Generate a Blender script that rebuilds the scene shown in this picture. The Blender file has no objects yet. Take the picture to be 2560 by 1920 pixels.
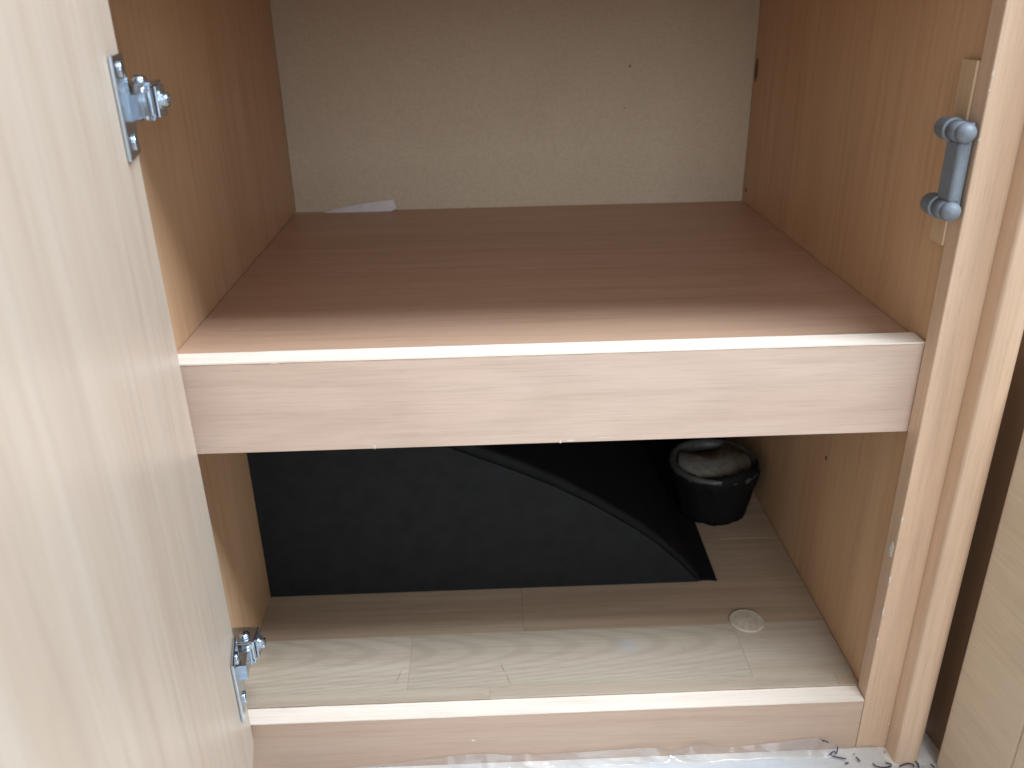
import bpy, bmesh, math, random
from mathutils import Vector, Matrix, noise
R = math.radians
random.seed(7)
S = bpy.context.scene
COL = S.collection

# ------------------------------------------------------------------ camera
FW = Vector((0.02221008, 0.90932299, -0.41549779))
RT = Vector((0.99928106, -0.03296434, -0.01872722))
UP = Vector((0.0307257, 0.41478314, 0.90940138))
cam_d = bpy.data.cameras.new('camera')
cam = bpy.data.objects.new('camera', cam_d)
COL.objects.link(cam)
cam.matrix_world = Matrix(((RT.x, UP.x, -FW.x, 0.19211),
                           (RT.y, UP.y, -FW.y, -0.44756),
                           (RT.z, UP.z, -FW.z, 0.19237),
                           (0, 0, 0, 1)))
cam_d.sensor_width = 36.0
cam_d.lens = 2130.37 / 2560 * 36.0
cam_d.clip_start = 0.01
cam_d.clip_end = 50
cam_d.dof.use_dof = True
cam_d.dof.focus_distance = 0.56
cam_d.dof.aperture_fstop = 9.0
S.camera = cam

# ------------------------------------------------------------------ light of the room
W = bpy.data.worlds.new('World')
S.world = W
W.use_nodes = True
bg = W.node_tree.nodes['Background']
bg.inputs[0].default_value = (0.82, 0.91, 1.0, 1)
bg.inputs[1].default_value = 0.34


def area(name, loc, target, size, power, color, sy=None):
    l = bpy.data.lights.new(name, 'AREA')
    l.energy = power
    l.color = color
    l.size = size
    if sy:
        l.shape = 'RECTANGLE'
        l.size_y = sy
    o = bpy.data.objects.new(name, l)
    COL.objects.link(o)
    o.location = loc
    z = (Vector(loc) - Vector(target)).normalized()
    x = (Vector((1, 0, 0)) - z * z.x).normalized()          # long side runs along the cupboard front
    y = z.cross(x)
    o.rotation_euler = Matrix((x, y, z)).transposed().to_euler()
    return o


area('roof_window_light', (0.92, -0.38, 1.30), (0.22, 0.0, -0.05), 1.05, 28.0, (0.78, 0.89, 1.0), 0.34)
area('front_fill_light', (0.36, -1.50, 0.44), (0.2, 0.0, 0.0), 0.8, 7.2, (0.84, 0.93, 1.0), 0.6)  # added soft fill from behind the camera, brightens the front faces

S.view_settings.view_transform = 'Standard'
S.view_settings.look = 'None'
S.view_settings.exposure = 0.64
S.view_settings.gamma = 1.0
S.view_settings.use_curve_mapping = False
S.cycles.use_denoising = True
S.cycles.max_bounces = 8
S.cycles.diffuse_bounces = 6
S.cycles.transparent_max_bounces = 16
S.cycles.caustics_reflective = False
S.cycles.caustics_refractive = False
S.cycles.sample_clamp_indirect = 4.0


# ------------------------------------------------------------------ materials
def new_mat(name):
    m = bpy.data.materials.new(name)
    m.use_nodes = True
    nt = m.node_tree
    b = nt.nodes['Principled BSDF']
    return m, nt, b


def nd(nt, typ, **kw):
    n = nt.nodes.new(typ)
    for k, v in kw.items():
        setattr(n, k, v)
    return n


def math_n(nt, op, a, b=None, c=None):
    n = nt.nodes.new('ShaderNodeMath')
    n.operation = op
    for i, v in enumerate((a, b, c)):
        if v is None:
            continue
        if isinstance(v, (int, float)):
            n.inputs[i].default_value = v
        else:
            nt.links.new(v, n.inputs[i])
    return n.outputs[0]


def mix_c(nt, fac, a, b, mode='MIX'):
    n = nt.nodes.new('ShaderNodeMix')
    n.data_type = 'RGBA'
    n.blend_type = mode
    for sock, v in ((n.inputs[0], fac), (n.inputs[6], a), (n.inputs[7], b)):
        if isinstance(v, (int, float)):
            sock.default_value = v
        elif isinstance(v, tuple):
            sock.default_value = (*v[:3], 1)
        else:
            nt.links.new(v, sock)
    return n.outputs[2]


def ramp(nt, v, p0, p1, smooth=True):
    n = nt.nodes.new('ShaderNodeMapRange')
    n.interpolation_type = 'SMOOTHSTEP' if smooth else 'LINEAR'
    n.inputs[1].default_value = p0
    n.inputs[2].default_value = p1
    nt.links.new(v, n.inputs[0])
    return n.outputs[0]


def noise_n(nt, vec, scale=1.0, detail=3.0, rough=0.55, dist=0.0):
    n = nt.nodes.new('ShaderNodeTexNoise')
    n.inputs['Scale'].default_value = scale
    n.inputs['Detail'].default_value = detail
    n.inputs['Roughness'].default_value = rough
    n.inputs['Distortion'].default_value = dist
    nt.links.new(vec, n.inputs['Vector'])
    return n.outputs['Fac']


def mapping(nt, vec, scale, loc=(0, 0, 0)):
    n = nt.nodes.new('ShaderNodeMapping')
    n.inputs['Scale'].default_value = scale
    n.inputs['Location'].default_value = loc
    nt.links.new(vec, n.inputs['Vector'])
    return n.outputs[0]


def wood(name, axis, light, dark, seed=0.0, rough=0.42, fleck=0.35, streak=28.0, cathedral=None,
         per_object=0.0, broad=1.0, spec=0.4, stain=None):
    """laminate wood: long streaks, fine fibres and short flecks along one axis (object coordinates + own position)"""
    m, nt, b = new_mat(name)
    tc = nd(nt, 'ShaderNodeTexCoord')
    oi = nd(nt, 'ShaderNodeObjectInfo')
    vec = tc.outputs['Object']
    if per_object:
        add = nd(nt, 'ShaderNodeVectorMath', operation='MULTIPLY_ADD')
        nt.links.new(oi.outputs['Location'], add.inputs[0])
        add.inputs[1].default_value = (3.7, 5.3, 7.9)
        nt.links.new(vec, add.inputs[2])
        vec = add.outputs[0]

    def sc(al, ac):
        return tuple(al if 'xyz'[i] == axis else ac for i in range(3))
    big = noise_n(nt, mapping(nt, vec, sc(1.3, streak), (seed, seed * 1.7, seed * 2.3)), 1.0, 5, 0.6, 0.35)
    mid = noise_n(nt, mapping(nt, vec, sc(7.0, streak * 5), (seed * 3, seed, seed * 1.1)), 1.0, 4, 0.6, 0.2)
    fine = noise_n(nt, mapping(nt, vec, sc(18.0, 950.0), (seed, seed, seed)), 1.0, 3, 0.6)
    flk = noise_n(nt, mapping(nt, vec, sc(70.0, 1300.0), (seed * 2, seed, 1)), 1.0, 2, 0.5)
    col = mix_c(nt, math_n(nt, 'MULTIPLY', ramp(nt, big, 0.33, 0.70), broad), light, dark)
    dk2 = tuple(d * 0.80 for d in dark)
    col = mix_c(nt, math_n(nt, 'MULTIPLY', ramp(nt, mid, 0.45, 0.78), 0.55), col, dk2)
    col = mix_c(nt, math_n(nt, 'MULTIPLY', ramp(nt, fine, 0.42, 0.85), 0.40), col, tuple(d * 0.68 for d in dark))
    col = mix_c(nt, math_n(nt, 'MULTIPLY', ramp(nt, flk, 0.58, 0.72), fleck), col, tuple(d * 0.55 for d in dark))
    if cathedral:
        al, ac, k, lam, amt, off = cathedral
        sx = nd(nt, 'ShaderNodeSeparateXYZ')
        nt.links.new(tc.outputs['Object'], sx.inputs[0])
        va, vc = sx.outputs['XYZ'.index(al)], sx.outputs['XYZ'.index(ac)]
        d = math_n(nt, 'SUBTRACT', vc, off)
        par = math_n(nt, 'MULTIPLY', math_n(nt, 'MULTIPLY', d, d), k)
        wob = math_n(nt, 'MULTIPLY', noise_n(nt, mapping(nt, vec, sc(6.0, 30.0)), 1.0, 3, 0.6), 0.03)
        v = math_n(nt, 'ADD', math_n(nt, 'ADD', va, par), wob)
        w = math_n(nt, 'SINE', math_n(nt, 'MULTIPLY', v, 2 * math.pi / lam))
        col = mix_c(nt, math_n(nt, 'MULTIPLY', ramp(nt, w, -0.2, 1.0), amt), col, tuple(d * 0.78 for d in dark))
    if per_object:
        hsv = nd(nt, 'ShaderNodeHueSaturation')
        nt.links.new(math_n(nt, 'MULTIPLY_ADD', oi.outputs['Random'], per_object, 1 - per_object / 2), hsv.inputs['Value'])
        nt.links.new(col, hsv.inputs['Color'])
        col = hsv.outputs[0]
    if stain:
        ds = nd(nt, 'ShaderNodeVectorMath', operation='DISTANCE')
        nt.links.new(tc.outputs['Object'], ds.inputs[0])
        ds.inputs[1].default_value = stain
        wv = math_n(nt, 'MULTIPLY_ADD', noise_n(nt, mapping(nt, vec, (90, 90, 90)), 1.0, 3, 0.6), 0.014, ds.outputs['Value'])
        col = mix_c(nt, math_n(nt, 'MULTIPLY', ramp(nt, wv, 0.021, 0.009), 0.35), col, (0.34, 0.355, 0.39))
    # faint handling marks
    dirt = noise_n(nt, mapping(nt, vec, (11, 11, 11), (seed, 0, 3)), 1.0, 5, 0.65)
    col = mix_c(nt, math_n(nt, 'MULTIPLY', ramp(nt, dirt, 0.52, 0.85), 0.16), col, (0.20, 0.13, 0.09))
    nt.links.new(col, b.inputs['Base Color'])
    nt.links.new(math_n(nt, 'MULTIPLY_ADD', mid, 0.18, rough - 0.09), b.inputs['Roughness'])
    b.inputs['Specular IOR Level'].default_value = spec
    bp = nd(nt, 'ShaderNodeBump')
    bp.inputs['Strength'].default_value = 0.10
    bp.inputs['Distance'].default_value = 0.0004
    nt.links.new(fine, bp.inputs['Height'])
    nt.links.new(bp.outputs[0], b.inputs['Normal'])
    return m


PEAR_L, PEAR_D = (0.640, 0.455, 0.325), (0.440, 0.245, 0.130)
M = {}
M['side'] = wood('side_wood', 'z', (0.610, 0.395, 0.235), (0.520, 0.310, 0.170), 1.3, 0.42, 0.16, 28.0, None, 0.0, 0.65)
M['shelf'] = wood('shelf_wood', 'x', (0.51, 0.335, 0.235), (0.46, 0.285, 0.19), 2.1, 0.38, 0.2)
M['rail'] = wood('rail_wood', 'x', (0.600, 0.460, 0.378), (0.550, 0.398, 0.312), 3.7, 0.42, 0.15, 20.0,
                 ('X', 'Z', 90, 0.11, 0.16, 0.004))
M['base'] = wood('base_rail_wood', 'x', (0.535, 0.39, 0.30), (0.475, 0.325, 0.238), 6.6, 0.42, 0.15, 22.0)
M['door'] = wood('door_wood', 'z', (0.675, 0.572, 0.468), (0.605, 0.478, 0.372), 5.2, 0.36, 0.08, 30.0, None, 0.0, 0.8, 0.5)
M['stile'] = wood('stile_wood', 'z', PEAR_L, (0.56, 0.375, 0.25), 8.8, 0.40, 0.22, 22.0)
M['trim'] = wood('trim_wood', 'z', (0.66, 0.475, 0.34), (0.58, 0.39, 0.26), 9.9, 0.34, 0.2, 25.0)
M['edge'] = wood('cut_edge_wood', 'x', (0.88, 0.78, 0.68), (0.81, 0.69, 0.58), 4.4, 0.55, 0.2, 30.0)
M['block'] = wood('block_wood', 'z', (0.62, 0.46, 0.30), (0.55, 0.39, 0.24), 6.1, 0.5, 0.2)
M['neighbour'] = wood('neighbour_wood', 'y', (0.66, 0.53, 0.39), (0.61, 0.465, 0.33), 7.7, 0.45, 0.1, 12.0, None, 0.0, 0.7)
M['plank_pale'] = wood('pale_plank_wood', 'x', (0.455, 0.385, 0.300), (0.40, 0.325, 0.245), 0.4, 0.42, 0.35, 60.0,
                       ('X', 'Y', 150, 0.036, 0.34, 0.011), 0.10, 0.7)
M['plank_stained'] = wood('stained_pale_plank_wood', 'x', (0.455, 0.385, 0.300), (0.40, 0.325, 0.245), 0.4, 0.42, 0.35, 60.0,
                          ('X', 'Y', 150, 0.036, 0.34, 0.011), 0.10, 0.7, 0.4, (0.0405, 0.0090, 0.0035))
M['plank_brown'] = wood('brown_plank_wood', 'x', (0.43, 0.325, 0.235), (0.355, 0.255, 0.175), 0.9, 0.42, 0.35, 60.0, None, 0.16)
M['plank_grey'] = wood('grey_plank_wood', 'x', (0.44, 0.365, 0.285), (0.385, 0.305, 0.23), 1.9, 0.42, 0.35, 60.0, None, 0.12)


def plain(name, color, rough, metal=0.0, spec=0.5, nscale=None, namt=0.2, bump=0.0, bscale=900.0, aniso=None):
    m, nt, b = new_mat(name)
    b.inputs['Roughness'].default_value = rough
    b.inputs['Metallic'].default_value = metal
    b.inputs['Specular IOR Level'].default_value = spec
    b.inputs['Base Color'].default_value = (*color, 1)
    tc = nd(nt, 'ShaderNodeTexCoord')
    if nscale:
        n = noise_n(nt, mapping(nt, tc.outputs['Object'], (nscale,) * 3), 1.0, 5, 0.65)
        col = mix_c(nt, ramp(nt, n, 0.3, 0.75), tuple(c * (1 + namt) for c in color), tuple(c * (1 - namt) for c in color))
        nt.links.new(col, b.inputs['Base Color'])
        nt.links.new(math_n(nt, 'MULTIPLY_ADD', n, 0.25, rough - 0.12), b.inputs['Roughness'])
    if bump:
        h = noise_n(nt, mapping(nt, tc.outputs['Object'], (bscale,) * 3), 1.0, 3, 0.6)
        bp = nd(nt, 'ShaderNodeBump')
        bp.inputs['Strength'].default_value = bump
        bp.inputs['Distance'].default_value = 0.0006
        nt.links.new(h, bp.inputs['Height'])
        nt.links.new(bp.outputs[0], b.inputs['Normal'])
    return m


M['chrome'] = plain('bright_zinc', (0.58, 0.66, 0.75), 0.22, 1.0, 0.5, 160, 0.12)
M['steel'] = plain('dull_zinc', (0.50, 0.53, 0.57), 0.34, 1.0, 0.5, 200, 0.15)
M['darkslot'] = plain('screw_recess', (0.06, 0.06, 0.065), 0.5, 0.8)
M['greyplastic'] = plain('blue_grey_plastic', (0.158, 0.180, 0.208), 0.52, 0, 0.5, 300, 0.10, 0.15, 1500)
M['blackplastic'] = plain('black_plastic', (0.0140, 0.0148, 0.0160), 0.7, 0, 0.12, 60, 0.12, 0.35, 1300)
M['blackrim'] = plain('black_plastic_rim', (0.0085, 0.009, 0.0098), 0.7, 0, 0.10, 60, 0.1, 0.3, 1300)
M['rubber_and_shade'] = plain('black_rubber_and_shade', (0.006, 0.006, 0.006), 0.7, 0, 0.12)
M['collar'] = plain('smoked_plastic', (0.050, 0.049, 0.046), 0.45, 0, 0.4, 180, 0.35)
M['felt'] = plain('grey_brown_felt', (0.175, 0.163, 0.142), 0.95, 0, 0.1, 140, 0.25, 0.6, 700)
M['plug'] = plain('beige_plug', (0.42, 0.36, 0.275), 0.6, 0, 0.35, 220, 0.16, 0.2, 900)
M['paper'] = plain('white_paper', (0.62, 0.58, 0.60), 0.85, 0, 0.2, 90, 0.08)
M['chip'] = plain('chipped_core', (0.60, 0.60, 0.55), 0.85, 0, 0.2, 500, 0.15)
M['nail'] = plain('dark_nail', (0.06, 0.045, 0.035), 0.5, 0.3)
M['knot'] = plain('brown_stain', (0.17, 0.085, 0.045), 0.6, 0, 0.3, 250, 0.2)
M['ink'] = plain('violet_black_ink', (0.045, 0.035, 0.075), 0.6)
M['blueink'] = plain('blue_ink', (0.10, 0.11, 0.42), 0.6)
M['vinyl'] = plain('pale_vinyl', (0.66, 0.61, 0.55), 0.5, 0, 0.4, 35, 0.12, 0.1, 500)
M['dark'] = plain('dark_brown_board', (0.24, 0.145, 0.085), 0.6)
M['smear'] = plain('blue_grey_smear', (0.36, 0.38, 0.43), 0.55, 0, 0.3, 120, 0.1)

# back board: grey-tan woven-look hardboard
m, nt, b = new_mat('back_board')
tc = nd(nt, 'ShaderNodeTexCoord')
n1 = noise_n(nt, mapping(nt, tc.outputs['Object'], (260, 260, 520)), 1.0, 4, 0.7)
n2 = noise_n(nt, mapping(nt, tc.outputs['Object'], (900, 900, 110), (3, 3, 3)), 1.0, 3, 0.6)
n3 = noise_n(nt, mapping(nt, tc.outputs['Object'], (5, 5, 4), (1, 3, 3)), 1.0, 3, 0.6)
c = mix_c(nt, ramp(nt, n1, 0.35, 0.7), (0.53, 0.435, 0.325), (0.475, 0.380, 0.275))
c = mix_c(nt, math_n(nt, 'MULTIPLY', ramp(nt, n2, 0.45, 0.75), 0.5), c, (0.42, 0.345, 0.255))
c = mix_c(nt, math_n(nt, 'MULTIPLY', ramp(nt, n3, 0.4, 0.75), 0.35), c, (0.36, 0.30, 0.235))
nt.links.new(c, b.inputs['Base Color'])
b.inputs['Roughness'].default_value = 0.75
b.inputs['Specular IOR Level'].default_value = 0.25
M['back'] = m

# clear wrinkled film
m, nt, b = new_mat('clear_film')
out = nt.nodes['Material Output']
nt.nodes.remove(b)
tr = nd(nt, 'ShaderNodeBsdfTransparent')
tr.inputs[0].default_value = (0.98, 0.99, 1.0, 1)
gl = nd(nt, 'ShaderNodeBsdfGlossy')
gl.inputs['Roughness'].default_value = 0.09
gl.inputs['Color'].default_value = (0.95, 0.98, 1, 1)
df = nd(nt, 'ShaderNodeBsdfTranslucent')
df.inputs[0].default_value = (0.80, 0.88, 1.0, 1)
dd = nd(nt, 'ShaderNodeBsdfDiffuse')
dd.inputs[0].default_value = (0.80, 0.88, 0.98, 1)
ms0 = nd(nt, 'ShaderNodeMixShader')
ms0.inputs[0].default_value = 0.75
nt.links.new(df.outputs[0], ms0.inputs[1])
nt.links.new(dd.outputs[0], ms0.inputs[2])
tc = nd(nt, 'ShaderNodeTexCoord')
cl = noise_n(nt, mapping(nt, tc.outputs['Object'], (26, 40, 40), (2, 1, 0)), 1.0, 4, 0.6)
ms1 = nd(nt, 'ShaderNodeMixShader')
sx = nd(nt, 'ShaderNodeSeparateXYZ')
nt.links.new(tc.outputs['Object'], sx.inputs[0])
painted_glare = math_n(nt, 'MULTIPLY', ramp(nt, sx.outputs['X'], 0.205, 0.12), 0.50)          # milky white painted in for window glare, stronger to the left
flat = math_n(nt, 'MULTIPLY', painted_glare, ramp(nt, sx.outputs['Y'], 0.0135, 0.008))
nt.links.new(math_n(nt, 'ADD', flat, math_n(nt, 'MULTIPLY_ADD', ramp(nt, cl, 0.35, 0.7), 0.14, 0.03)), ms1.inputs[0])
nt.links.new(tr.outputs[0], ms1.inputs[1])
nt.links.new(ms0.outputs[0], ms1.inputs[2])
fr = nd(nt, 'ShaderNodeFresnel')
fr.inputs[0].default_value = 1.5
ms2 = nd(nt, 'ShaderNodeMixShader')
nt.links.new(math_n(nt, 'MULTIPLY_ADD', fr.outputs[0], 0.45, 0.0), ms2.inputs[0])
nt.links.new(ms1.outputs[0], ms2.inputs[1])
nt.links.new(gl.outputs[0], ms2.inputs[2])
nt.links.new(ms2.outputs[0], out.inputs[0])
M['film'] = m


# ------------------------------------------------------------------ object helpers
def finish(name, bm, mat, parent=None, loc=(0, 0, 0), smooth=False):
    me = bpy.data.meshes.new(name)
    bmesh.ops.recalc_face_normals(bm, faces=bm.faces)
    bm.to_mesh(me)
    bm.free()
    if smooth:
        for p in me.polygons:
            p.use_smooth = True
    o = bpy.data.objects.new(name, me)
    COL.objects.link(o)
    o.location = loc
    me.materials.append(M[mat] if isinstance(mat, str) else mat)
    if parent:
        o.parent = parent
    return o


def box_bm(bm, x0, x1, y0, y1, z0, z1, bevel=0.0, seg=2):
    r = bmesh.ops.create_cube(bm, size=1.0)
    vs = r['verts']
    for v in vs:
        v.co = Vector(((x0 + x1) / 2 + v.co.x * (x1 - x0), (y0 + y1) / 2 + v.co.y * (y1 - y0), (z0 + z1) / 2 + v.co.z * (z1 - z0)))
    if bevel:
        es = list({e for v in vs for e in v.link_edges})
        bmesh.ops.bevel(bm, geom=es, offset=bevel, segments=seg, profile=0.5, affect='EDGES')


def box(name, x0, x1, y0, y1, z0, z1, mat, parent=None, bevel=0.0006, seg=2):
    c = Vector(((x0 + x1) / 2, (y0 + y1) / 2, (z0 + z1) / 2))
    bm = bmesh.new()
    hx, hy, hz = (x1 - x0) / 2, (y1 - y0) / 2, (z1 - z0) / 2
    box_bm(bm, -hx, hx, -hy, hy, -hz, hz, bevel, seg)
    base = Vector(parent.location) if parent else Vector()
    return finish(name, bm, mat, parent, c - base)


def lathe(bm, prof, seg=32, mat3=None, axis=None):
    """profile of (radius, height) around +Z, then moved by a matrix"""
    rings = []
    for r, h in prof:
        if r < 1e-6:
            rings.append([bm.verts.new((0, 0, h))])
        else:
            rings.append([bm.verts.new((r * math.cos(2 * math.pi * i / seg), r * math.sin(2 * math.pi * i / seg), h)) for i in range(seg)])
    for a, c in zip(rings, rings[1:]):
        for i in range(seg):
            j = (i + 1) % seg
            if len(a) == 1 and len(c) == 1:
                continue
            if len(a) == 1:
                bm.faces.new((a[0], c[i], c[j]))
            elif len(c) == 1:
                bm.faces.new((a[i], a[j], c[0]))
            else:
                bm.faces.new((a[i], a[j], c[j], c[i]))
    if mat3 is not None:
        vs = [v for r in rings for v in r]
        for v in vs:
            v.co = mat3 @ v.co


def sheet(name, poly, mat, parent, thick, normal):
    """thin flat flake: polygon extruded by thick along normal"""
    bm = bmesh.new()
    n = Vector(normal)
    cen = sum((Vector(p) for p in poly), Vector()) / len(poly)
    a = [bm.verts.new(Vector(p) - cen) for p in poly]
    c = [bm.verts.new(Vector(p) - cen + n * thick) for p in poly]
    bm.faces.new(a[::-1])
    bm.faces.new(c)
    k = len(a)
    for i in range(k):
        bm.faces.new((a[i], a[(i + 1) % k], c[(i + 1) % k], c[i]))
    base = Vector(parent.location) if parent else Vector()
    return finish(name, bm, mat, parent, cen - base)


def empty(name, loc):
    o = bpy.data.objects.new(name, None)
    COL.objects.link(o)
    o.empty_display_size = 0.02
    o.location = loc
    return o


def tag(o, label=None, cat=None, group=None, kind=None):
    if label:
        o['label'] = label
    if cat:
        o['category'] = cat
    if group:
        o['group'] = group
    if kind:
        o['kind'] = kind
    return o


# ------------------------------------------------------------------ measures (metres)
XW = 0.4505          # right wall
XS = 0.4485          # inner side of the right stile
T = 0.0138           # frame thickness
D = 0.408            # depth
ZF = -0.2655         # compartment floor
ZR = -0.3130         # room floor
TOP = 0.235
HEAD = 0.205

# ------------------------------------------------------------------ setting
bm = bmesh.new()
box_bm(bm, -1.2, 1.6, -1.6, 0.0, -0.02, 0.0)
rf = tag(finish('room_floor', bm, 'vinyl', None, (0, T, ZR)), kind='structure')
fl = empty('compartment_floor', (0, 0, ZF - 0.012))
fl['kind'] = 'structure'
sub = box('underlay', -0.0155, XW + 0.014, T + 0.0005, D, ZF - 0.012, ZF - 0.0071, 'dark', fl, 0)
PL = 0.253
rows = [(T + 0.0006, 0.0255, 0.183), (0.0255, 0.083, 0.376), (0.083, 0.1405, 0.2105), (0.1405, 0.198, 0.300), (0.198, 0.2555, 0.395),
        (0.2555, 0.313, 0.24), (0.313, 0.3705, 0.34), (0.3705, D - 0.0005, 0.28)]
for ri, (y0, y1, xs) in enumerate(rows):
    edges = sorted({-0.0005, XW - 0.0005} | {xs + k * PL for k in (-2, -1, 0, 1, 2) if 0.0 < xs + k * PL < XW - 0.004})
    for i, (a, c2) in enumerate(zip(edges, edges[1:])):
        mt = {0: ('plank_grey', 'plank_grey', 'plank_brown')[min(i, 2)],
              1: ('plank_pale', 'plank_stained', 'plank_grey')[min(i, 2)],
              2: ('plank_brown', 'plank_brown', 'plank_brown')[min(i, 2)]}.get(ri, 'plank_brown')
        box('plank', a + 0.00004, c2 - 0.00004, y0 + 0.00004, y1 - 0.00004, ZF - 0.007, ZF + random.uniform(-0.0001, 0.0001), mt, fl, 0.00012, 1)
for (p, q) in (((0.1909, 0.0505), (0.1945, 0.0385)), ((0.1950, 0.0380), (0.1983, 0.0268)), ((0.118, 0.048), (0.1135, 0.031)), ((0.331, 0.060), (0.3325, 0.056))):
    d = Vector((q[0] - p[0], q[1] - p[1], 0)).normalized()
    nn = Vector((-d.y, d.x, 0)) * 0.00011
    P0, P1 = Vector((p[0], p[1], ZF + 0.0002)), Vector((q[0], q[1], ZF + 0.0002))
    sheet('scratch', [P0, (P0 + P1) / 2 + nn, P1, (P0 + P1) / 2 - nn], 'knot', fl, 0.00008, (0, 0, 1))

# ------------------------------------------------------------------ the cupboard
cup = tag(empty('cupboard', (0.225, 0.0, ZR)),
          'open pear-wood laminate cupboard with one shelf, its door swung wide to the left', 'cupboard')
box('side_panel', -0.0155, -0.0005, 0.0005, D + 0.006, ZR, TOP, 'side', cup)
box('side_panel', XW, XW + 0.0145, T + 0.0005, D + 0.006, ZR, TOP, 'side', cup)
box('back_panel', 0.0, XW - 0.0005, D, D + 0.005, -0.0025, TOP, 'back', cup, 0)
box('lower_back_panel', 0.0, XW - 0.0005, D + 0.0005, D + 0.005, ZR, -0.019, 'rubber_and_shade', cup, 0)  # panel coloured black to stand in for the darkness behind the arch
box('top_panel', -0.0155, XW + 0.0145, T + 0.0005, D + 0.006, TOP + 0.0003, TOP + 0.015, 'side', cup)
box('header_rail', -0.03, XS + 0.02, 0.0, T, HEAD, TOP + 0.05, 'rail', cup)
shelf = box('shelf', 0.0, XW - 0.0005, 0.0310, D - 0.0005, -0.018, -0.0020, 'shelf', cup, 0.0003, 1)

# rail under the shelf, with its bare cut edge on top
RY0, RY1, RH = 0.0148, 0.0307, 0.0598
rail = box('shelf_rail', 0.0, XW - 0.0005, RY0, RY1, -RH, -0.0006, 'rail', cup, 0.0004, 1)


def ragged_strip(name, x0, x1, y0, y1, z0, z1, mat, parent, step=0.0012, j0=0.00022, j1=0.00022):
    bm = bmesh.new()
    n = int((x1 - x0) / step)
    fr, bk = [], []
    for i in range(n + 1):
        x = x0 + (x1 - x0) * i / n
        q = noise.noise(Vector((x * 90, 1.3, 0))) + 0.6 * noise.noise(Vector((x * 480, 4.3, 0)))
        q2 = noise.noise(Vector((x * 90, 9.3, 0))) + 0.8 * noise.noise(Vector((x * 520, 2.3, 0)))
        fr.append((x, y0 + j0 * (q - 0.4)))
        bk.append((x, y1 + j1 * q2))
    cx, cyy = (x0 + x1) / 2, (y0 + y1) / 2
    rowsv = []
    for z in (z0, z1):
        rowsv.append(([bm.verts.new((x - cx, y - cyy, z - z0)) for x, y in fr], [bm.verts.new((x - cx, y - cyy, z - z0)) for x, y in bk]))
    (f0, b0), (f1, b1) = rowsv
    for i in range(n):
        bm.faces.new((f1[i], f1[i + 1], b1[i + 1], b1[i]))
        bm.faces.new((f0[i], f0[i + 1], f1[i + 1], f1[i]))
        bm.faces.new((b0[i], b0[i + 1], b1[i + 1], b1[i]))
    base = Vector(parent.location)
    if parent.parent:
        base = base + Vector(parent.parent.location)
    return finish(name, bm, mat, parent, Vector((cx, cyy, z0)) - base)


ragged_strip('cut_edge', 0.0003, XW - 0.0008, RY0 - 0.0001, RY1 + 0.0001, -0.00065, 0.0003, 'edge', rail)

# base rail with its bare top edge
base = box('base_rail', -0.02, XS - 0.0003, 0.0, T, ZR, ZF - 0.0018, 'base', cup, 0.0004, 1)
ragged_strip('cut_edge', -0.0195, XS - 0.0006, -0.0001, T + 0.0002, ZF - 0.0019, ZF - 0.0010, 'edge', base, 0.002, 0.00015, 0.00015)

# right stile, its raised trim and the block behind the catch
stile = box('stile', XS, 0.4712, 0.0, T, ZR, HEAD - 0.0004 + 0.08, 'stile', cup, 0.0009, 2)
bm = bmesh.new()
prof = [(0.0, -0.0001), (0.0, -0.0125), (0.0006, -0.0142), (0.0018, -0.0150), (0.0060, -0.0150), (0.0085, -0.0162), (0.0125, -0.0162), (0.0150, -0.0150),
        (0.0172, -0.0138), (0.0186, -0.0112), (0.0190, -0.008), (0.0190, T)]
prof += [(0.0009, T), (0.0009, -0.0001)]
lo = [bm.verts.new((x, y, ZR - 0.0)) for x, y in prof]
hi = [bm.verts.new((x, y, 0.285)) for x, y in prof]
for i in range(len(prof)):
    j = (i + 1) % len(prof)
    bm.faces.new((lo[i], lo[j], hi[j], hi[i]))
bm.faces.new(lo)
bm.faces.new(hi)
trim = finish('edge_trim', bm, 'trim', cup, Vector((0.4705, 0, 0)) - Vector(cup.location))
for p in trim.data.polygons:
    p.use_smooth = True
md = trim.modifiers.new('edge', 'EDGE_SPLIT')
md.split_angle = R(40)
cb = box('catch_block', XS - 0.0010, XW, T + 0.0003, 0.0292, 0.0590, 0.1570, 'block', cup, 0.0004, 1)
# paint-chipped spots and specks on the stile
chip_pts = []
for i in range(11):
    a = 2 * math.pi * i / 11
    chip_pts.append((XS, 0.0048 + 0.0022 * math.cos(a) * random.uniform(0.6, 1.2), -0.1413 + 0.0062 * math.sin(a) * random.uniform(0.75, 1.1)))
sheet('chip', chip_pts, 'chip', cup, 0.00025, (-1, 0, 0))
for z in (0.150, -0.118, -0.165, -0.193, -0.214, 0.118, 0.143):
    h = random.uniform(0.001, 0.009)
    w = random.uniform(0.00015, 0.0004)
    q = [(XS + 0.0007, 0.0002, z), (XS + 0.0007 + w, 0.0001, z + h * 0.6), (XS + 0.0006, 0.0004, z + h), (XS + 0.0001, 0.0008, z + h * 0.5)]
    sheet('chip', q, 'chip', cup, 0.0004, (-0.7, -0.7, 0))
for (x, y, z, h) in ((0.4689, 0.0, -0.292, 0.003), (0.4692, 0.0, -0.306, 0.004)):
    sheet('chip', [(x, 0, z), (x + 0.0007, 0, z + h * 0.3), (x + 0.0008, 0, z + h), (x + 0.0001, 0, z + h * 0.8)], 'chip', cup, 0.0002, (0, -1, 0))
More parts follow.
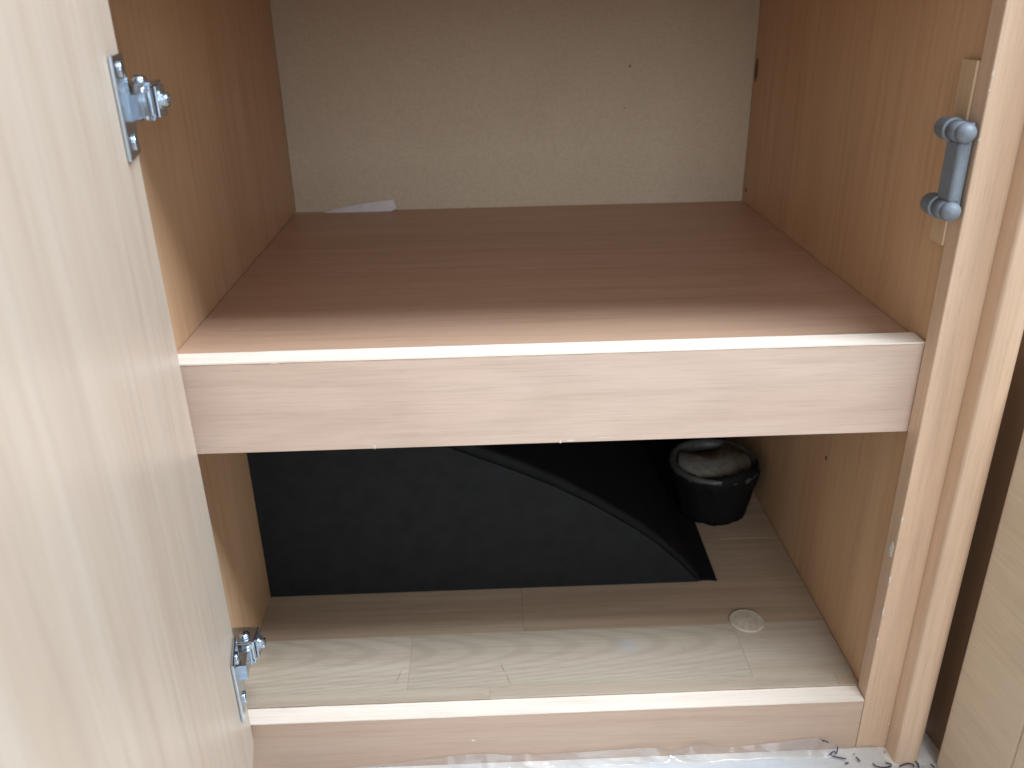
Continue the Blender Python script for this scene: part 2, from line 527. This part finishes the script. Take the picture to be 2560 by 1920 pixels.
for (x, z, w, h) in ((0.236, -0.0588, 0.006, 0.0007), (0.232, -0.0598, 0.0012, 0.0022), (0.118, -0.0596, 0.0008, 0.003), (0.255, -0.0575, 0.010, 0.0004), (0.062, -0.0011, 0.006, 0.0006)):
    sheet('chip', [(x, RY0, z), (x + w * 0.5, RY0, z - h * 0.2), (x + w, RY0, z + h * 0.3), (x + w * 0.6, RY0, z + h), (x + w * 0.2, RY0, z + h * 0.8)], 'chip', cup, 0.00015, (0, -1, 0))
sheet('chip', [(0.169, 0, -0.2905), (0.1715, 0, -0.291), (0.1712, 0, -0.2898), (0.1692, 0, -0.2894)], 'chip', cup, 0.00015, (0, -1, 0))
# nails and knots
for (p, r, n, mt, nm, e) in (((XW, 0.3987, 0.0107), 0.0022, (-1, 0, 0), 'nail', 'nail_head', 1.0),
                             ((XW, 0.126, -0.1415), 0.0013, (-1, 0, 0), 'nail', 'nail_head', 1.6),
                             ((XW, 0.4015, 0.123), 0.0050, (-1, 0, 0), 'knot', 'knot', 2.2),
                             ((0.331, D, 0.1288), 0.0010, (0, -1, 0), 'nail', 'nail_head', 1.0),
                             ((0.327, D, 0.0905), 0.0006, (0, -1, 0), 'nail', 'nail_head', 1.0)):
    pts = []
    for i in range(12):
        a = 2 * math.pi * i / 12
        if n[0]:
            pts.append((p[0], p[1] + r * math.cos(a), p[2] + r * e * math.sin(a)))
        else:
            pts.append((p[0] + r * math.cos(a), p[1], p[2] + r * math.sin(a)))
    sheet(nm, pts, mt, cup, 0.0002, n)

# ------------------------------------------------------------------ door (part of the cupboard)
HX, HY, OPEN = 0.0177, -0.0040, 78.0
DA = -R(OPEN)
bm = bmesh.new()
box_bm(bm, 0.0, 0.44, -0.016, 0.0, -0.2786 + 0.03, 0.245 + 0.03, 0.0015, 3)
door = finish('door', bm, 'door', cup, Vector((HX, HY, -0.03)) - Vector(cup.location))
door.rotation_euler = (0, 0, DA)
door['label'] = 'pale pear-wood door standing open at the left'
DM = Matrix.Translation((HX, HY, 0)) @ Matrix.Rotation(DA, 4, 'Z')


def screw_bm(bm, mtx, r=0.0034, h=0.0022):
    lathe(bm, [(0, 0), (r, 0), (r, h * 0.45), (r * 0.8, h * 0.85), (r * 0.35, h), (0, h)], 20, mtx)


def cross_bm(bm, mtx, r, h):
    for a in (0.4, 0.4 + math.pi / 2):
        t = bmesh.new()
        box_bm(t, -r * 0.6, r * 0.6, -r * 0.11, r * 0.11, h * 0.9, h * 1.06)
        mm = mtx @ Matrix.Rotation(a, 4, 'Z')
        vm = [bm.verts.new(mm @ v.co) for v in t.verts]
        for f in t.faces:
            bm.faces.new([vm[v.index] for v in f.verts])
        t.free()


def hinge(zc, label):
    base = Vector((0.0, 0.01, zc - 0.012))
    h = empty('hinge', base - Vector(cup.location))
    h.parent = cup
    h['label'] = label
    # leaf on the door, in door coordinates -> world -> relative to hinge
    def rel(bm):
        for v in bm.verts:
            v.co = v.co - base
    def put(name, bm, mat, smooth=False):
        rel(bm)
        return finish(name, bm, mat, h, (0, 0, 0), smooth)
    bm = bmesh.new()
    box_bm(bm, 0.0045, 0.0330, 0.0002, 0.0022, zc - 0.0232, zc + 0.0232, 0.0007, 3)
    for v in bm.verts:
        v.co = DM @ v.co
    put('door_leaf', bm, 'chrome')
    for dz in (-0.0165, 0.0165):
        bm = bmesh.new()
        mt = DM @ Matrix.Translation((0.0175, 0.0022, zc + dz)) @ Matrix.Rotation(R(-90), 4, 'X')
        screw_bm(bm, mt, 0.0042, 0.0016)
        put('screw', bm, 'chrome', True)
    # bent link between leaf and body
    bm = bmesh.new()
    pts = [(0.0262, -0.0150), (0.0250, -0.0085), (0.0245, -0.0030), (0.0247, 0.0020), (0.0252, 0.0060)]
    th = 0.0056
    zl, zh = zc - 0.0068, zc + 0.0046
    ring = [(x - th, y) for x, y in pts] + pts[::-1]
    lo = [bm.verts.new((x, y, zl)) for x, y in ring]
    hi = [bm.verts.new((x, y, zh)) for x, y in ring]
    k = len(ring)
    for i in range(k):
        bm.faces.new((lo[i], lo[(i + 1) % k], hi[(i + 1) % k], hi[i]))
    n = len(pts)
    for i in range(n - 1):
        bm.faces.new((lo[i], lo[i + 1], lo[k - 2 - i], lo[k - 1 - i]))
        bm.faces.new((hi[i], hi[i + 1], hi[k - 2 - i], hi[k - 1 - i]))
    bmesh.ops.bevel(bm, geom=[e for e in bm.edges if e.calc_face_angle(0) > 0.9], offset=0.0006, segments=2, affect='EDGES')
    put('link_arm', bm, 'chrome')
    bm = bmesh.new()
    lathe(bm, [(0, -0.0086), (0.0018, -0.0086), (0.0021, -0.0080), (0.0021, 0.0062), (0.0018, 0.0068), (0, 0.0068)], 16, Matrix.Translation((0.0232, 0.0018, zc)))
    put('pivot_pin', bm, 'chrome', True)
    # body screwed to the cupboard side
    bm = bmesh.new()
    box_bm(bm, 0.0, 0.0268, 0.0042, 0.0170, zc - 0.0088, zc + 0.0066, 0.0008, 2)
    box_bm(bm, 0.0248, 0.0266, 0.0028, 0.0050, zc - 0.0070, zc + 0.0060, 0.0008, 2)
    box_bm(bm, 0.0120, 0.0268, 0.0026, 0.0046, zc - 0.0096, zc - 0.0078, 0.0006, 2)
    put('body', bm, 'chrome')
    bm = bmesh.new()
    box_bm(bm, 0.0, 0.0274, 0.0022, 0.0182, zc + 0.0068, zc + 0.0088, 0.0006, 2)
    box_bm(bm, 0.0, 0.0272, 0.0012, 0.0030, zc + 0.0040, zc + 0.0080, 0.0006, 2)
    put('top_plate', bm, 'chrome')
    bm = bmesh.new()
    box_bm(bm, 0.0270, 0.0284, 0.0062, 0.0185, zc - 0.0086, zc + 0.0066, 0.0006, 2)
    put('end_plate', bm, 'steel')
    mt = Matrix.Translation((0.0284, 0.0120, zc - 0.0004)) @ Matrix.Rotation(R(90), 4, 'Y')
    bm = bmesh.new()
    lathe(bm, [(0, 0), (0.0052, 0), (0.0052, 0.0008), (0.0036, 0.0010), (0.0036, 0.0028), (0.0029, 0.0036), (0.0012, 0.0038), (0.0012, 0.0028), (0, 0.0028)], 20, mt)
    put('screw', bm, 'chrome', False)
    mt = Matrix.Translation((0.0200, 0.0085, zc + 0.0088))
    bm = bmesh.new()
    screw_bm(bm, mt, 0.0036, 0.0030)
    put('screw', bm, 'chrome', True)
    bm = bmesh.new()
    cross_bm(bm, mt, 0.0036, 0.0030)
    put('screw_recess', bm, 'darkslot')
    return h


hinge(0.1476, 'upper zinc hinge on the door edge')
hinge(-0.2050, 'lower zinc hinge on the door edge')

# ------------------------------------------------------------------ catch on the right stile
cb0 = Vector((XS - 0.0010, 0.020, 0.078))
ct = empty('catch', cb0 - Vector(cup.location))
ct.parent = cup
ct['label'] = 'blue-grey plastic roller catch'


def cput(name, bm, mat, smooth=False):
    for v in bm.verts:
        v.co = v.co - cb0
    o = finish(name, bm, mat, ct, (0, 0, 0), smooth)
    return o


XC = XS - 0.0010
bm = bmesh.new()
# backplate with raised bridge; rounded outline
box_bm(bm, XC - 0.0026, XC - 0.0001, 0.0030, 0.0185, 0.0775, 0.1275, 0.0012, 3)
box_bm(bm, XC - 0.0080, XC - 0.0020, 0.0010, 0.0160, 0.0855, 0.1180, 0.0022, 4)
cput('bridge', bm, 'greyplastic')
for zb in (0.0815, 0.1225):
    my = Matrix.Translation((XC - 0.0060, -0.0048, zb)) @ Matrix.Rotation(R(-90), 4, 'X')     # +Z -> +Y
    bm = bmesh.new()
    r = 0.0060
    lathe(bm, [(0, 0.0175), (r * 1.05, 0.0175), (r * 1.10, 0.0183), (r * 1.05, 0.0193), (r, 0.0200), (r, 0.0270), (r * 0.93, 0.0290), (r * 0.72, 0.0304), (r * 0.35, 0.0309), (0, 0.0310)], 28, my)
    cput('housing', bm, 'greyplastic', True)
    bm = bmesh.new()
    r = 0.0054
    lathe(bm, [(0, 0.0010), (r * 0.35, 0.0012), (r * 0.72, 0.0024), (r * 0.93, 0.0044), (r * 0.99, 0.0072), (r * 0.90, 0.0076), (r * 0.90, 0.0082), (r, 0.0086), (r, 0.0173), (0, 0.0173)], 28, my)
    cput('roller', bm, 'greyplastic', True)

# ------------------------------------------------------------------ wheel arch
wa = tag(empty('wheel_arch', (0.19, 0.14, ZF)), 'black plastic wheel arch cover curving down to the floor under the shelf', 'wheel arch')
YA = 0.138
ARC = [(0.3650, ZF), (0.3622, -0.2600), (0.3570, -0.2525), (0.3480, -0.2410), (0.3290, -0.2210), (0.3096, -0.2040), (0.2758, -0.1795), (0.2432, -0.1590), (0.2114, -0.1425),
       (0.1835, -0.1300), (0.150, -0.1150), (0.115, -0.1015), (0.075, -0.0895), (0.035, -0.0815), (0.0, -0.0775)]


def offs(k):
    out = []
    for i, (x, z) in enumerate(ARC):
        a = Vector(ARC[max(i - 1, 0)])
        c2 = Vector(ARC[min(i + 1, len(ARC) - 1)])
        t = (c2 - a).normalized()
        nrm = Vector((t.y, -t.x))
        if nrm.y > 0:
            nrm = -nrm
        s = min(1.0, i / 4.0) if i < 4 else 1.0
        q = Vector((x, z)) + nrm * k * (0.35 + 0.65 * min(1.0, i / 8.0))
        out.append((q.x, max(q.y, ZF)))
    return out


# front face: polygon between groove line and floor
bm = bmesh.new()
o1 = offs(0.0095)
top = [bm.verts.new((x, YA + 0.0006, z)) for x, z in o1]
bot = [bm.verts.new((x, YA + 0.0006, ZF + 0.0001)) for x, z in o1]
for i in range(len(o1) - 1):
    if abs(o1[i][1] - ZF) < 1e-5 and abs(o1[i + 1][1] - ZF) < 1e-5:
        continue
    bm.faces.new((bot[i], bot[i + 1], top[i + 1], top[i]))
for v in bm.verts:
    v.co -= Vector(wa.location)
ff = finish('front_face', bm, 'blackplastic', wa)
sm = ff.modifiers.new('thick', 'SOLIDIFY')
sm.thickness = 0.002
sm.offset = 0
# rim: groove, bead, rounded shoulder, then the crown running to the back
bm = bmesh.new()
prof = [(0.0095, 0.0016), (0.0086, 0.0024), (0.0079, 0.0009), (0.0065, 0.0004), (0.0030, 0.0005), (0.0012, 0.0012), (0.0003, 0.0025), (0.0, 0.0050), (0.0, 0.2694)]
lines = []
for k, dy in prof:
    lines.append([bm.verts.new(Vector((x, YA + dy, z)) - Vector(wa.location)) for x, z in offs(k)])
for a, c2 in zip(lines, lines[1:]):
    for i in range(len(ARC) - 1):
        try:
            bm.faces.new((a[i], a[i + 1], c2[i + 1], c2[i]))
        except ValueError:
            pass
finish('crown', bm, 'blackrim', wa, (0, 0, 0), True)

FL = [(0.352, 0.1388), (0.3700, 0.1384), (0.3775, 0.1372), (0.3785, 0.200), (0.3795, 0.262), (0.395, 0.285), (0.420, 0.292), (0.4495, 0.305), (0.4495, 0.4070), (0.352, 0.4070)]
sheet('flange_and_shade_sheet', [(x, y, ZF + 0.0003) for x, y in FL], 'blackrim', wa, 0.0011, (0, 0, 1))  # toe flange, widened at the back to paint the dim floor black

# ------------------------------------------------------------------ duct stub behind the arch
DC = Vector((0.4000, 0.2520, ZF))
du = tag(empty('duct', DC), 'short black upright air duct stub with grey plug and clear collar, back right corner', 'duct')
bm = bmesh.new()
lathe(bm, [(0, 0.0004), (0.0310, 0.0004), (0.0315, 0.006), (0.0320, 0.013), (0.0322, 0.020), (0.0328, 0.028), (0.0338, 0.035), (0.0350, 0.0410), (0.0340, 0.0440), (0, 0.0440)], 56)
for v in bm.verts:                      # slack, wrinkled sleeve
    r = math.hypot(v.co.x, v.co.y)
    if r > 0.01:
        a = math.atan2(v.co.y, v.co.x)
        k = 1 - v.co.z / 0.05
        q = noise.noise(Vector((math.cos(a) * 2.2, math.sin(a) * 2.2, v.co.z * 60))) * 0.16 + noise.noise(Vector((math.cos(a) * 6, math.sin(a) * 6, v.co.z * 120))) * 0.07
        v.co.x *= 1 + q * k
        v.co.y *= 1 + q * k
finish('sleeve', bm, 'rubber_and_shade', du, (0, 0, 0), True)
bm = bmesh.new()
lathe(bm, [(0.0345, 0.0440), (0.0400, 0.0450), (0.0420, 0.0475), (0.0426, 0.0505), (0.0418, 0.0532), (0.0400, 0.0540), (0.0372, 0.0528), (0.0352, 0.0500), (0.0345, 0.0440)], 56)
finish('collar', bm, 'collar', du, (0, 0, 0), True)
# torn black sleeve flap hanging over the front of the collar
bm = bmesh.new()
na, nz = 60, 10
fg = []
for i in range(na + 1):
    a = R(-168 + 166 * i / na)
    top = 0.0535 + 0.0075 * math.exp(-((math.degrees(a) + 62) / 40) ** 2) + 0.0016 * noise.noise(Vector((i * 0.35, 3.1, 0)))
    bot = 0.0012 + 0.004 * max(0, noise.noise(Vector((i * 0.22, 7.7, 0))))
    row = []
    for j in range(nz + 1):
        t = j / nz
        z = bot + (top - bot) * t
        r = 0.0335 + 0.0100 * min(1, t * 1.15) ** 1.2 - (0.0045 * max(0, t - 0.86) / 0.14) + 0.0012 * noise.noise(Vector((i * 0.25, j * 0.4, 1.5)))
        row.append(bm.verts.new((r * math.cos(a), r * math.sin(a), z)))
    fg.append(row)
for i in range(na):
    for j in range(nz):
        bm.faces.new((fg[i][j], fg[i + 1][j], fg[i + 1][j + 1], fg[i][j + 1]))
fo = finish('sleeve_flap', bm, 'rubber_and_shade', du, (0, 0, 0), True)
sm = fo.modifiers.new('thick', 'SOLIDIFY')
sm.thickness = 0.0008
bm = bmesh.new()
# felt plug, dished, with a bite missing at the back left
n = 40
ringp = []
for i in range(n):
    a = 2 * math.pi * i / n
    r = 0.0338
    ringp.append(Vector((r * math.cos(a), r * math.sin(a))))
cut = []
for p in ringp:
    d = p - Vector((-0.010, 0.042))
    if d.length < 0.030:
        p = Vector((-0.010, 0.042)) + d.normalized() * 0.030
    cut.append(p)
vt = [bm.verts.new((p.x, p.y, 0.0530 + 0.06 * p.y)) for i, p in enumerate(cut)]
vb = [bm.verts.new((p.x, p.y, 0.0400)) for p in cut]
cv = bm.verts.new((0.004, -0.006, 0.0530))
for i in range(n):
    j = (i + 1) % n
    bm.faces.new((vt[i], vt[j], cv))
    bm.faces.new((vb[i], vb[j], vt[j], vt[i]))
finish('plug', bm, 'felt', du, (0, 0, 0), True)

# ------------------------------------------------------------------ round cap in the floor
bm = bmesh.new()
lathe(bm, [(0, 0.0), (0.0137, 0.0), (0.0137, 0.0008), (0.0131, 0.0014), (0.0118, 0.0016), (0.0112, 0.0013), (0.0, 0.0015)], 48)
tag(finish('floor_cap', bm, 'plug', None, (0.3882, 0.0855, ZF + 0.00015), False), 'round beige plastic cap set in the cupboard floor boards', 'cap')

# ------------------------------------------------------------------ scrap of paper at the back of the shelf
bm = bmesh.new()
P = [(0.0280, 0.402, -0.0017), (0.0460, 0.4045, 0.0022), (0.0700, 0.4060, 0.0058), (0.0985, 0.4070, 0.0085), (0.1010, 0.4035, 0.0003), (0.0960, 0.4000, -0.0017),
     (0.0700, 0.3995, -0.0016), (0.0480, 0.4005, -0.0017)]
vs = [bm.verts.new(Vector(p) - Vector(P[0])) for p in P]
for q in ((0, 1, 7), (1, 2, 6, 7), (2, 3, 5, 6), (3, 4, 5)):
    bm.faces.new([vs[i] for i in q])
pp = tag(finish('paper_scrap', bm, 'paper', None, P[0]), 'torn scrap of white paper leaning on the back board of the shelf', 'paper')
sm = pp.modifiers.new('thick', 'SOLIDIFY')
sm.thickness = 0.00025

# ------------------------------------------------------------------ neighbouring panel at right
nb = tag(empty('neighbour_panel', (0.4985, -0.0175, ZR)), 'pale wood panel standing at right angles beside the stile', 'panel')
bm = bmesh.new()
box_bm(bm, 0.0, 0.018, -0.0600, 0.0, 0.0, 0.312, 0.0025, 4)
finish('board', bm, 'neighbour', nb)
bm = bmesh.new()
box_bm(bm, -0.0006, 0.018, -0.46, -0.0602, 0.0, 0.312, 0.0015, 3)
finish('board', bm, 'neighbour', nb)
bm = bmesh.new()
box_bm(bm, 0.0105, 0.030, 0.0006, 0.060, 0.0, 0.345)  # added block, keeps outside light from leaking into the gap
finish('gap_shade_block', bm, 'dark', nb)
bm = bmesh.new()
box_bm(bm, -0.0085, 0.0100, 0.036, 0.060, 0.0, 0.345)  # added dark back of the gap, makes its shade band
finish('gap_shade_block', bm, 'dark', nb)
nb.rotation_euler = (0, 0, R(6))

# ------------------------------------------------------------------ clear film on the room floor with handwriting
film_out = [(0.02, 0.0), (0.07, 0.0008), (0.10, 0.0030), (0.135, 0.0065), (0.168, 0.0098), (0.18, 0.0098), (0.20, 0.0062), (0.208, 0.0088), (0.214, 0.0062), (0.25, 0.0075),
            (0.297, 0.0090), (0.303, 0.0086), (0.312, 0.0040), (0.322, 0.0070), (0.332, 0.0112), (0.340, 0.0095), (0.355, 0.0060), (0.385, 0.0085), (0.418, 0.0122), (0.427, 0.0085), (0.440, 0.0030), (0.47, 0.0015)]


def fh(x):
    for (a, ha), (c2, hc) in zip(film_out, film_out[1:]):
        if a <= x <= c2:
            return ha + (hc - ha) * (x - a) / (c2 - a)
    return 0.0


FB = Vector((0.25, -0.02, ZR))
bm = bmesh.new()
NX, NY = 220, 40
grid = []
for i in range(NX + 1):
    x = 0.03 + 0.475 * i / NX
    col = []
    for j in range(NY + 1):
        v = j / NY
        if v < 0.2:
            t = v / 0.2
            h = fh(x)
            z = ZR + 0.0010 + h * (1 - t) ** 1.3
            y = -0.0012 - 0.007 * t
        else:
            t = (v - 0.2) / 0.8
            z = ZR + 0.0010
            y = -0.0082 - 0.085 * t
        q = noise.noise(Vector((x * 55 + y * 40, y * 30, 0.3)))
        q2 = abs(noise.noise(Vector((x * 38 + y * 60, y * 22 - x * 9, 5.3))))
        q3 = noise.noise(Vector((x * 210, y * 160, 2.3)))
        amp = min(1.0, (v / 0.14)) if v > 0 else 0
        z += 0.0036 * max(0.0, 0.45 - q2) * amp * (0.6 + 0.4 * q) + 0.00028 * q3
        y += -0.0016 * abs(q) - (0.0002 * q3 if v < 0.2 else 0) + 0.0004
        y = min(y, -0.0008)
        if x > 0.466:
            y = min(y, -0.0182 - 0.004 * v)
        z = max(z, ZR + 0.0006)
        col.append(bm.verts.new(Vector((x, y, z)) - FB))
    grid.append(col)
for i in range(NX):
    for j in range(NY):
        bm.faces.new((grid[i][j], grid[i + 1][j], grid[i + 1][j + 1], grid[i][j + 1]))
film = tag(empty('plastic_film', FB), 'crumpled clear plastic film with dark handwriting lying along the base rail', 'film')
from mathutils.bvhtree import BVHTree
bm.normal_update()
FT = BVHTree.FromBMesh(bm)
finish('film_sheet', bm, 'film', film, (0, 0, 0), True)


def stroke(name, pts, w, mat, parent, z=None):
    bm = bmesh.new()
    base = Vector(parent.location)
    P0 = [Vector(p) for p in pts]
    P3 = []
    for a, c2 in zip(P0, P0[1:]):
        for k in range(4):
            P3.append(a.lerp(c2, k / 4))
    P3.append(P0[-1])
    for p in P3:
        if p.z > -0.3105:
            hit = FT.ray_cast(Vector((p.x, -0.1, p.z)) - base, Vector((0, 1, 0)))[0]
            if hit:
                p.y = hit.y + base.y - 0.0005
        else:
            hit = FT.ray_cast(Vector((p.x, p.y, 0.0)) - Vector((base.x, base.y, 0)), Vector((0, 0, -1)))[0]
            if hit:
                p.z = hit.z + base.z + 0.0004
    L, Rr = [], []
    for i, p in enumerate(P3):
        t = (P3[min(i + 1, len(P3) - 1)] - P3[max(i - 1, 0)])
        t.z = 0
        t.normalize()
        nn = Vector((-t.y, t.x, 0)) * w / 2 * (1.0 if 0 < i < len(P3) - 1 else 0.6)
        L.append(p + nn)
        Rr.append(p - nn)
    a = [bm.verts.new(p - base) for p in L]
    c2 = [bm.verts.new(p - base) for p in Rr]
    a2 = [bm.verts.new(p - base + Vector((0, 0, 0.0002))) for p in L]
    c3 = [bm.verts.new(p - base + Vector((0, 0, 0.0002))) for p in Rr]
    for i in range(len(P3) - 1):
        bm.faces.new((a2[i], a2[i + 1], c3[i + 1], c3[i]))
        bm.faces.new((a[i], a[i + 1], a2[i + 1], a2[i]))
        bm.faces.new((c2[i], c2[i + 1], c3[i + 1], c3[i]))
    return finish(name, bm, mat, parent)


for (pts,) in (
    ([(0.4198, -0.0035, -0.2992), (0.4231, -0.0035, -0.3022), (0.427, -0.0035, -0.3043)],),
    ([(0.4338, -0.0035, -0.3074), (0.4312, -0.0032, -0.3112), (0.4265, -0.0067, -0.3112), (0.4313, -0.009, -0.3112), (0.4374, -0.0108, -0.3112)],),
    ([(0.4348, -0.0145, -0.3112), (0.4377, -0.0141, -0.3112)],),
    ([(0.4447, -0.0094, -0.3112), (0.4456, -0.0112, -0.3112), (0.4461, -0.0137, -0.3112)],),
    ([(0.4442, -0.0064, -0.3112), (0.4447, -0.007, -0.3112)],),
    ([(0.4546, -0.0153, -0.3112), (0.4553, -0.0178, -0.3112), (0.4586, -0.0192, -0.3112), (0.4635, -0.0194, -0.3112), (0.4669, -0.018, -0.3112), (0.4666, -0.0162, -0.3112), (0.4636, -0.0154, -0.3112)],),
    ([(0.4718, -0.019, -0.3112), (0.4754, -0.0177, -0.3112), (0.4798, -0.0167, -0.3112), (0.4825, -0.0181, -0.3112), (0.482, -0.0203, -0.3112)],),
    ([(0.4854, -0.0148, -0.3112), (0.4861, -0.0176, -0.3112), (0.4851, -0.021, -0.3112)],),
    ([(0.4668, -0.0058, -0.3112), (0.4675, -0.0064, -0.3112)],),
    ([(0.4728, -0.0073, -0.3112), (0.4732, -0.0115, -0.3112), (0.473, -0.0145, -0.3112)],),
    ([(0.4949, -0.018, -0.3112), (0.4966, -0.0213, -0.3112)],),
):
    stroke('pen_stroke', pts, 0.0011, 'ink', film)
